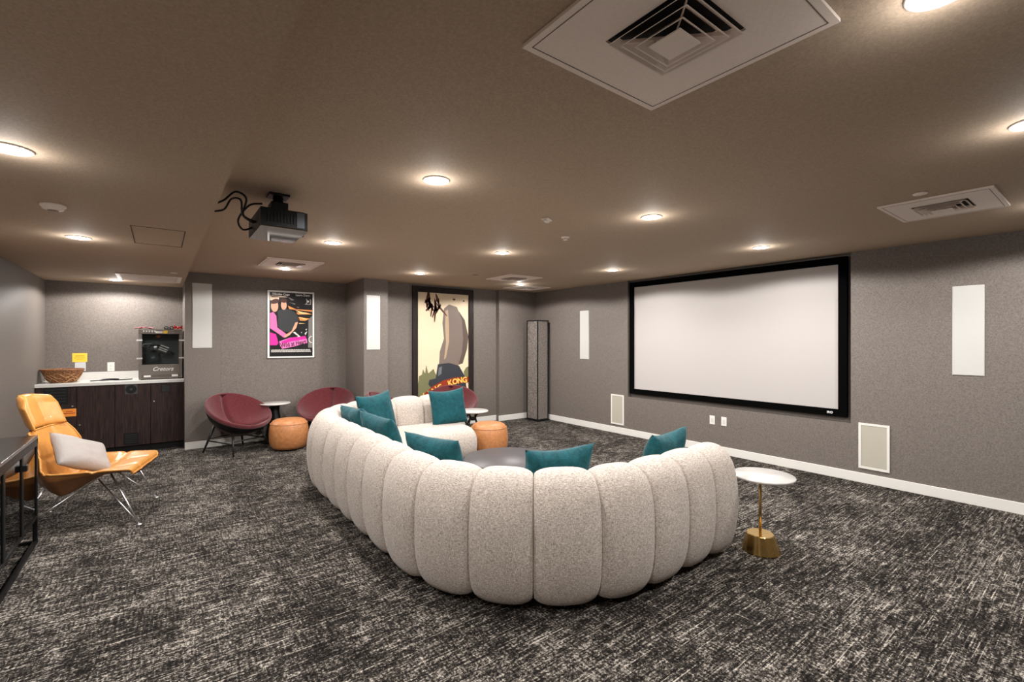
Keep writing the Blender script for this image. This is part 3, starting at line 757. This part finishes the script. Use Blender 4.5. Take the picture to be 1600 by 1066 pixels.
dup(c1, (2.62, 6.30, 0), R(-35), 'maroon bowl lounge chair mostly hidden behind the sofa, in front of the pilaster')
dup(c1, (3.63, 6.36, 0), R(-118), 'maroon bowl lounge chair below the tall framed art print')

# ------------------------------------------------------------------ round side tables
t = thing('side_table', 'round white side table on a black pedestal between two maroon chairs', 'side table', (1.33, 7.45, 0))
obj('table_top', MB().lathe([(0, .556), (.195, .556), (.205, .563), (.205, .570), (.2, .576), (0, .576)], n=56), M_MARBLE, t)
obj('pedestal', MB().lathe([(.15, 0), (.15, .012), (.13, .10), (.085, .30), (.055, .46), (.06, .52), (.11, .556)], n=40), M_BLACK, t)
t = thing('side_table', 'round white side table on thin black legs behind the far ottoman', 'side table', (3.50, 5.54, 0))
obj('table_top', MB().lathe([(0, .478), (.21, .478), (.22, .485), (.22, .492), (.214, .498), (0, .498)], n=56), M_MARBLE, t)
for a in (20, 110, 200, 290):
    a = R(a); obj('leg', MB().tube(arcpts([(.17*math.cos(a), .17*math.sin(a), 0.0), (.13*math.cos(a), .13*math.sin(a), .22), (.05*math.cos(a), .05*math.sin(a), .40), (.12*math.cos(a), .12*math.sin(a), .478)]), .010, 10), M_BLACK, t)
obj('hub', MB().lathe([(0, .36), (.045, .36), (.05, .40), (0, .40)], n=24), M_BLACK, t)
t = thing('accent_table', 'small round white marble table with brass stem and heavy brass base, right of the sofa', 'side table', (3.365, 1.55, 0))
obj('table_top', MB().lathe([(0, .513), (.19, .513), (.198, .519), (.2, .526), (.197, .532), (0, .533)], c=(.01, -.01), n=64), M_MARBLE, t)
obj('stem', MB().cone((-.012, 0, .12), (-.012, 0, .513), .0095, .0095, 20), M_BRASS, t)
def bbase(u, v):
    a = 2*PI*v; pr = [(0, 0), (.122, 0), (.124, .006), (.088, .122), (.083, .127), (0, .127)]
    r, z = pr[round(u*5)]; rr = r*(1+.007*math.cos(16*a)) if r > .01 else 0
    return (rr*math.cos(a)+z*(-.10), rr*math.sin(a), z)
obj('weighted_base', MB().surf(bbase, 6, 80, cv=True, smooth=False), M_BRASS, t)

# ------------------------------------------------------------------ mustard lounge chair
t = thing('lounge_armchair', 'mustard leather lounge chair with headrest and thin chrome legs at left', 'chair', (-.487, 5.24, 0), R(-14))
PR = [(.40, .405, .315, 0, 0, .018), (.395, .435, .335, 0, 0, .022), (.36, .448, .345, .0, 0, .026), (.16, .425, .36, .025, 0, .045), (.02, .375, .372, .065, 0, .07), (-.08, .338, .382, .10, .0, .10), (-.135, .345, .385, .115, .005, .10),
      (-.17, .40, .378, .095, .03, .085), (-.205, .53, .35, .055, .05, .05), (-.245, .66, .32, .025, .05, .032), (-.285, .77, .285, 0, .04, .02)]
def interp(T_, k, f):
    n = len(T_)-1; x = f*n; i = min(int(x), n-1); w_ = x-i
    p0, p1, p2, p3 = T_[max(i-1, 0)][k], T_[i][k], T_[i+1][k], T_[min(i+2, n)][k]
    if 1 < i < 9 and i not in (5, 6): return p1+(p2-p1)*w_
    return .5*(2*p1+(p2-p0)*w_+(2*p0-5*p1+4*p2-p3)*w_*w_+(3*p1-p0-3*p2+p3)*w_**3)
def chairpt(f, v, under):
    x, z, hw, up, fwd, th = (interp(PR, k, f) for k in range(6))
    s = -1+2*v; a = abs(s)
    fold = max(0, (a-.40)/.60)**1.1
    y = s*hw; z2 = z+up*fold*1.25; x2 = x+fwd*fold
    pad = .010*math.exp(-((a-.42)/.035)**2)+.014*math.exp(-((f-.30)/.012)**2)+.012*math.exp(-((f-.80)/.012)**2)+.016*math.exp(-((f-.56)/.014)**2)
    nx = .9 if f > .66 else (.4 if f > .58 else 0)
    if under:
        d = th*(1-.75*a**1.5)+.012
        return (x2-d*nx, y, z2-d*(1-nx*.75)-.004)
    return (x2-pad*nx, y, z2-pad*(1-nx))
mb = MB(); nu, nv = 72, 41
mb.surf(lambda u, v: chairpt(u, v, False), nu, nv)
mb.surf(lambda u, v: tuple(a+b for a, b in zip(chairpt(u, v, False), (0, 0, -.006))) if 0 < u < 1 and 0 < v < 1 else chairpt(u, v, False), nu, nv)
obj('seat_pad', mb, M_YEL, t)
mb = MB()
mb.surf(lambda u, v: chairpt(u, v, True) if 0 < u < 1 and 0 < v < 1 else tuple(a+b for a, b in zip(chairpt(u, v, False), (0, 0, -.004))), nu, nv)
obj('outer_shell', mb, M_YELSHELL, t)
edge = [chairpt(i/60, 0, False) for i in range(61)]+[chairpt(1, i/20, False) for i in range(1, 20)]+[chairpt(1-i/60, 1, False) for i in range(61)]+[chairpt(0, 1-i/20, False) for i in range(1, 20)]
obj('edge_piping', MB().tube([(a, b, c-.004) for a, b, c in edge], .0075, 8, True), M_YEL, t)
def headpt(u, v, side):
    s = -1+2*v; a = abs(s); zz = .77+.275*u
    hw = .25 if u < .72 else .25*(1-.24*(u-.72)/.28)
    x = -.305-.085*u+.085*max(0, (a-.40)/.60)**1.3
    zz += .0-.03*a*a*(u)
    pad = .02*math.exp(-((a-.36)/.05)**2)
    e = ((1-a**6)*(1-abs(2*u-1)**6))**.5
    return (x+side*(.026*e)-(pad if side > 0 else 0)*.8, s*hw, zz)
mb = MB()
for sd in (1, -1): mb.surf(lambda u, v: headpt(u, v, sd), 26, 41)
obj('headrest', mb, M_YEL, t)
obj('headrest_bracket', MB().box(-.338, -.303, -.06, .06, .70, .80, bev=.006), M_BLACK, t)
for sx, sy in ((1, -1), (1, 1), (-1, -1), (-1, 1)):
    ft = Vector(((.455 if sy < 0 else .38) if sx > 0 else -.35, sy*(.365 if sx > 0 else .27), 0.006))
    a = Vector((.24 if sx > 0 else -.17, sy*.25, .40 if sx > 0 else .33)); b = Vector((.13 if sx > 0 else .0, sy*.16, .345 if sx > 0 else .265))
    lg = obj('leg', MB().cone(ft, a, .0065, .0075, 12).cone(ft, b, .0055, .0055, 12), M_CHROME, t)
    obj('glide', MB().lathe([(0, 0), (.02, 0), (.02, .005), (.008, .01)], c=(ft.x, ft.y), n=20), M_CHROME, t)
mb = MB(); mb.cone((.24, -.25, .40), (.24, .25, .40), .007, .007, 10); mb.cone((-.17, -.25, .33), (-.17, .25, .33), .007, .007, 10)
obj('cross_tube', mb, M_CHROME, t)
cushion('lumbar_pillow', .43, .33, .14, (-.51, 5.14, .555), R(62), R(40), R(-32), M_GREYPIL, 'rumpled light grey cushion on the mustard lounge chair', None, 9, .015)

# ------------------------------------------------------------------ smoked glass cabinet
cy0, cy1, cxf, cxb, ct = 1.60, 4.79, -.71, XL+.02, .785
t = thing('glass_cabinet', 'low black framed cabinet with reflective smoked glass doors at the left edge', 'cabinet', ((cxf+cxb)/2, (cy0+cy1)/2, 0))
ox, oy = (cxf+cxb)/2, (cy0+cy1)/2
hx, hy = (cxf-cxb)/2, (cy1-cy0)/2
m_top = mat('dark_bronze_top', (26, 21, 19), .25, var=.1, vscale=20)
obj('top', MB().box(-hx, hx, -hy, hy, ct-.022, ct, bev=.002), m_top, t)
mb = MB(); P = .024
for y in (-hy, hy-P):
    for x in (-hx, hx-P): mb.box(x, x+P, y, y+P, 0, ct-.022)
for x in (-hx, hx-P):
    mb.box(x, x+P, -hy, hy, 0, P); mb.box(x, x+P, -hy, hy, ct-.05, ct-.022)
for y in (-hy, hy-P): mb.box(-hx, hx, y, y+P, 0, P); mb.box(-hx, hx, y, y+P, ct-.046, ct-.022)
obj('frame', mb, M_BLACK, t)
obj('shelf', MB().box(-hx+.01, hx-.03, -hy+.02, hy-.02, .175, .195), M_BLACK, t)
obj('back_panel', MB().box(-hx, -hx+.008, -hy+P, hy-P, .18, ct-.03), M_BLACK, t)
obj('side_glass', MB().box(-hx+P, hx-P, hy-.016, hy-.010, .195, ct-.046), M_GLASSDARK, t)
nd = 7; dw = (cy1-cy0-2*P)/nd
for i in range(nd):
    a = hy-P-(i+1)*dw; b = a+dw-.003
    mb = MB(); q = .02
    for bb in ((a, b, .19, .19+q), (a, b, ct-.05-q, ct-.05), (a, a+q, .19+q, ct-.05-q), (b-q, b, .19+q, ct-.05-q)): mb.box(hx-.018, hx+.002, *bb)
    d = obj('door', mb, M_BLACK, t)
    obj('door_glass', MB().box(hx-.010, hx-.004, a+q, b-q, .19+q, ct-.05-q), M_GLASSDARK, d)
    k = a+.008 if i % 2 == 0 else b-.008
    obj('handle', MB().box(hx+.002, hx+.024, k-.012, k+.012, .625, .665, bev=.003), M_BLACK, d)

# ------------------------------------------------------------------ alcove cabinets, countertop
CF = 7.90
xs = [XL, -.83, -.465, -.10, XS]
labs = ['dark wood base cabinet at the left wall, mostly behind the mustard chair', 'dark wood base cabinet second from the left, beside the orange notice', 'dark wood base cabinet with round grille above a square one', 'dark wood base cabinet under the popcorn machine, at the wall end']
for i in range(4):
    x0, x1 = xs[i]+.001, xs[i+1]-.001; cx = (x0+x1)/2; h = (x1-x0)/2
    t = thing('base_cabinet', labs[i], 'cabinet', (cx, CF, 0), group='dark base cabinets')
    obj('body', MB().box(-h, h, .02, YB-CF-.001, .09, .905), M_WENGE, t)
    obj('toe_kick', MB().box(-h, h, .07, YB-CF-.01, 0, .09), M_BLACK, t)
    d = obj('door', MB().box(-h+.001, h-.001, 0, .02, .095, .90, bev=.001, seg=1), M_WENGE, t)
    if i in (0, 2, 3):
        kx = h-.035 if i in (0, ) else (-h+.035 if i == 3 else None)
        if kx is not None: obj('knob', MB().cone((kx, -.012, .66), (kx, 0, .66), .009, .007, 14), M_CHROME, d)
    if i == 1: obj('knob', MB().cone((-h+.03, -.012, .42), (-h+.03, 0, .42), .009, .007, 14), M_CHROME, d)
    vents = {0: [(0, .80, .11, False)], 2: [(-.02, .835, .065, True), (-.02, .185, .075, False)], 3: [(-.02, .825, .05, False)]}.get(i, [])
    for vx, vz, r, rnd in vents:
        g = obj('vent_grille', MB().box(vx-r, vx+r, -.004, 0, vz-r, vz+r, bev=.0015, seg=1), mat('grille_grey', (52, 50, 50), .5) if rnd else M_BLACK, t)
        if rnd: obj('round_insert', MB().cone((vx, -.007, vz), (vx, -.004, vz), r*.86, r*.88, 32), M_BLACK, g); obj('hub', MB().cone((vx, -.010, vz), (vx, -.006, vz), .012, .014, 16), mat('grille_grey', (52, 50, 50)), g)
        else:
            mb = MB()
            for k in range(5): mb.box(vx-r*.8, vx+r*.8, -.006, -.004, vz-r*.7+k*r*.33, vz-r*.7+k*r*.33+.006)
            obj('slats', mb, mat('vent_slat', (34, 33, 34), .5), g)
t = thing('countertop', 'white quartz countertop with a low backsplash across the alcove', 'countertop', ((XL+XS)/2, CF, .905))
h = (XS-XL)/2-.001
obj('slab', MB().box(-h, h, -.025, YB-CF-.001, 0, .04, bev=.003), M_COUNTER, t)
obj('backsplash', MB().box(-h, h, YB-CF-.022, YB-CF-.001, .04, .14, bev=.002), M_COUNTER, t)
# signs and plates
def bars(rows, w, x0=0, y=0, m=M_INKBROWN, par=None, th=.0004):
    mb = MB()
    for z, a, b, hh in rows:
        u = a
        while u < b-.004:
            l = random.uniform(.006, .016); mb.box(u, min(u+l, b), y-th, y, z, z+hh); u += l+.0035
    obj('print', mb, m, par)
t = thing('notice', 'yellow paper notice on the alcove wall above the basket', 'sign', (-.865, YB, 1.185))
obj('sheet', MB().box(-.075, .075, -.002, -.0005, 0, .12), M_YELPAPER, t)
bars([(.078, -.045, .045, .011), (.052, -.055, .055, .006), (.03, -.035, .03, .006)], 0, y=-.0021, par=t)
t = thing('notice', 'orange paper notice on the dark cabinet beside the mustard chair', 'sign', (-.895, CF, .535))
obj('sheet', MB().box(-.063, .063, -.002, -.0005, 0, .095), M_ORPAPER, t)
bars([(.058, -.03, .03, .010), (.034, -.05, .052, .012)], 0, y=-.0021, m=M_INKRED, par=t)
o = obj('switch_plate', MB().box(-.055, .055, -.006, -.0005, 0, .118, bev=.002), mat('plate_grey', (196, 196, 198), .5), loc=(-.86, YB, 1.063)); tag(o, 'double grey wall plate under the yellow notice', 'wall plate')
t = thing('wall_outlet', 'white outlet on the alcove wall just above the backsplash', 'outlet', (-.545, YB, 1.05))
obj('cover', MB().box(-.038, .038, -.006, -.0005, 0, .122, bev=.002), M_WHITE, t)
mb = MB()
for z in (.032, .074): mb.box(-.016, .016, -.008, -.006, z-.012, z+.014, bev=.001, seg=1)
obj('socket', mb, flat('outlet_face', (208, 206, 200)), t)

# basket
t = thing('wicker_basket', 'shallow brown wicker basket on the left end of the white countertop', 'basket', (-.985, 8.15, .945))
def bask(u, v, th=0):
    a = 2*PI*v; r = .115+.085*u**.8; z = .004+.155*u
    k = .006*(1 if (int(v*44)+int(u*9)) % 2 else -1)
    return ((r-th+k)*math.cos(a), (r-th+k)*math.sin(a)*.9, z)
mb = MB(); mb.surf(lambda u, v: bask(u, v), 10, 132, cv=True, smooth=False); mb.surf(lambda u, v: bask(u, v, .014), 10, 132, cv=True, smooth=False)
obj('woven_side', mb, M_WICKER, t, fix=False)
obj('bottom', MB().cone((0, 0, 0), (0, 0, .012), .108, .112, 32), M_WICKER, t)
mb = MB()
for q in range(3): mb.tube([((.2+.004*math.cos(14*a+q*2.1))*math.cos(a), (.18+.004*math.cos(14*a+q*2.1))*math.sin(a), .162+.005*math.sin(14*a+q*2.1)) for a in [2*PI*i/120 for i in range(120)]], .006, 6, True)
obj('rim', mb, M_WICKER, t)
mb = MB(); random.seed(5)
for q in range(26):
    a0 = random.uniform(0, 2*PI); u0 = random.uniform(.1, .6); pts = []
    for k in range(9): a = a0+k*.1; u = u0+.3*math.sin(k*.7+q)*.5; r = .124+.085*max(u, 0)**.8; pts.append((r*math.cos(a), r*math.sin(a)*.9, .004+.155*max(0, u)))
    mb.tube(pts, .0035, 5)
obj('loose_reeds', mb, mat('pale_reed', (196, 150, 104), .6), t)
o = obj('power_cord', MB().tube(arcpts([(-.30, 8.22, .951), (-.42, 8.14, .951), (-.50, 8.17, .953), (-.44, 8.22, .956), (-.54, 8.15, .953), (-.63, 8.13, .953), (-.55, 8.19, .965), (-.45, 8.16, .962), (-.66, 8.16, .952), (-.72, 8.12, .951)]), .006, 8), M_BLACK)
tag(o, 'coiled black power cord lying on the countertop beside the popcorn machine', 'cord')

# popcorn machine
t = thing('popcorn_machine', 'countertop popcorn machine with dark glass front at the right end of the counter', 'popcorn machine', (.01, 8.21, .945))
W2, D2 = .24, .21
mb = MB(); mb.box(-W2, W2, -D2, D2, .012, .205, bev=.003); obj('base', mb, M_STEEL, t)
mb = MB(); mb.box(-W2, W2, -D2, D2, .62, .685, bev=.003); obj('top_housing', mb, M_STEEL, t)
mb = MB()
for sx in (-1, 1):
    for sy in (-1, 1): mb.box(sx*(W2-.018)-.018, sx*(W2-.018)+.018, sy*(D2-.014)-.014, sy*(D2-.014)+.014, .205, .62)
obj('corner_posts', mb, M_STEEL, t)
obj('back_panel', MB().box(-W2+.03, W2-.03, D2-.012, D2-.004, .205, .62), mat('slate_back', (64, 74, 74), .4), t)
mb = MB(); mb.box(-W2+.002, -W2+.008, -D2+.03, D2-.03, .205, .62); mb.box(W2-.008, W2-.002, -D2+.03, D2-.03, .205, .62)
obj('side_glass', mb, M_GLASSDARK, t)
obj('door_glass', MB().box(-W2+.036, W2-.036, -D2+.002, -D2+.008, .21, .615), M_GLASSCLR, t)
for sx in (-1, 1):
    for z in (.29, .535): obj('hinge', MB().box(sx*(W2-.01)-.032, sx*(W2-.01)+.032, -D2-.010, -D2, z-.011, z+.011, bev=.002), M_CHROME, t)
k = obj('kettle', MB().lathe([(0, .39), (.055, .39), (.065, .40), (.068, .45), (.06, .47), (0, .472)], c=(-.06, .02), n=32), M_CHROME, t)
obj('kettle_handle', MB().tube(arcpts([(-.12, -.02, .42), (-.19, -.06, .45), (-.19, -.06, .48), (-.10, -.04, .49)]), .006, 8), M_CHROME, k)
obj('warmer_bin', MB().cone((-.09, .03, .205), (-.09, .03, .36), .085, .085, 32), mat('bin_slate', (58, 66, 68), .3), t)
c_ = obj('hanging_card', MB().box(-.055, .055, -.002, .002, -.05, .05, rot=Matrix.Translation((.03, -.16, .42)) @ Matrix.Rotation(.45, 4, 'Y')), mat('card_brown', (84, 72, 66), .6), t)
mb = MB()
for q in (-.034, -.008, .026): mb.box(-.05, .05, -.003, -.002, q, q+.011, rot=Matrix.Translation((.03, -.16, .42)) @ Matrix.Rotation(.45, 4, 'Y'))
obj('white_stripes', mb, M_WHITE, c_)
obj('heat_lamp', MB().lathe([(.0, .57), (.02, .575), (.03, .60), (.016, .62)], c=(-.03, -.06), n=20), mat('amber_bulb', (190, 110, 50), .3), t)
obj('logo_script', text_mb('Cretors', .075, faceY(.02, -D2-.001, .14), .0008, shear=.4, xs=.95, bold=.0012), flat('script_white', (226, 224, 220)), t)
mb = MB(); mb.box(-W2+.03, W2-.03, -D2-.004, -D2, .028, .066, bev=.0015, seg=1); obj('drawer', mb, mat('steel_dark', (92, 84, 78), .4, metal=.5), t)
mb = MB(); mb.box(-.185, -.11, -D2-.0065, -D2-.004, .036, .058); mb.box(.12, .19, -D2-.0065, -D2-.004, .034, .062); obj('label_plates', mb, M_WHITE, t)
mb = MB()
for i in range(5): mb.prism([(-.012, .012), (0, -.012), (.012, .012)][::-1], .001, faceY(-.185+i*.030, -D2-.001, .655))
mb.box(-.06, .02, -D2-.002, -D2, .632, .66)
obj('header_marks', mb, M_WHITE, t)
obj('yellow_label', MB().box(.025, .075, -D2-.002, -D2, .628, .668), M_YELPAPER, t)
mb = MB()
for sx in (-1, 1):
    for sy in (-1, 1): mb.cone((sx*.2, sy*.17, 0), (sx*.2, sy*.17, .013), .015, .015, 12)
obj('foot', mb, M_BLACK, t)
# little things on the machine's roof
ZT = .945+.685
mb = MB(); random.seed(11)
mb.tube(arcpts([(-.10, .0, .008), (-.06, -.03, .016), (-.02, .0, .030), (.02, .03, .020), (.07, .0, .022), (.10, -.02, .008)]), .008, 8)
mb.tube(arcpts([(-.05, .02, .009), (0, -.02, .022), (.05, .02, .018), (.08, .03, .008)]), .008, 8)
o = obj('ribbon', mb, M_PINKD, loc=(-.17, 8.08, ZT)); tag(o, 'dark pink crumpled ribbon on the left of the popcorn machine top', 'ribbon')
mb = MB(); mb.tube([(-.03+.022*math.cos(a), 0, .024+.016*math.sin(a)) for a in [2*PI*i/16 for i in range(16)]], .006, 6, True)
mb.tube([(.03+.022*math.cos(a), 0, .024+.016*math.sin(a)) for a in [2*PI*i/16 for i in range(16)]], .006, 6, True)
mb.box(-.052, .052, -.004, .06, .001, .009)
o = obj('eyeglasses', mb, M_BLACK, loc=(.10, 8.06, ZT)); tag(o, 'small black pair of glasses on the middle of the popcorn machine top', 'glasses')
t = thing('gift_bow', 'bright red ribbon bow on the right of the popcorn machine top', 'bow', (.205, 8.06, ZT))
for s in (-1, 1):
    mb = MB(); mb.surf(lambda u, v: (s*(.005+.045*u), -.02+.04*v+.006*math.sin(6*u), .028+(.03*u)*math.cos(2*PI*v)*1.0+.006*u), 8, 16, cv=True)
    obj('loop', mb, M_RED, t)
obj('knot', MB().lathe([(0, .012), (.012, .016), (.016, .028), (.01, .04), (0, .044)], n=16), M_RED, t)
mb = MB(); mb.box(-.016, -.004, -.012, .0, .001, .024, rot=Matrix.Rotation(.0, 4, 'Y')); mb.box(.002, .014, -.012, .0, .001, .024)
obj('tail', mb, M_RED, t)
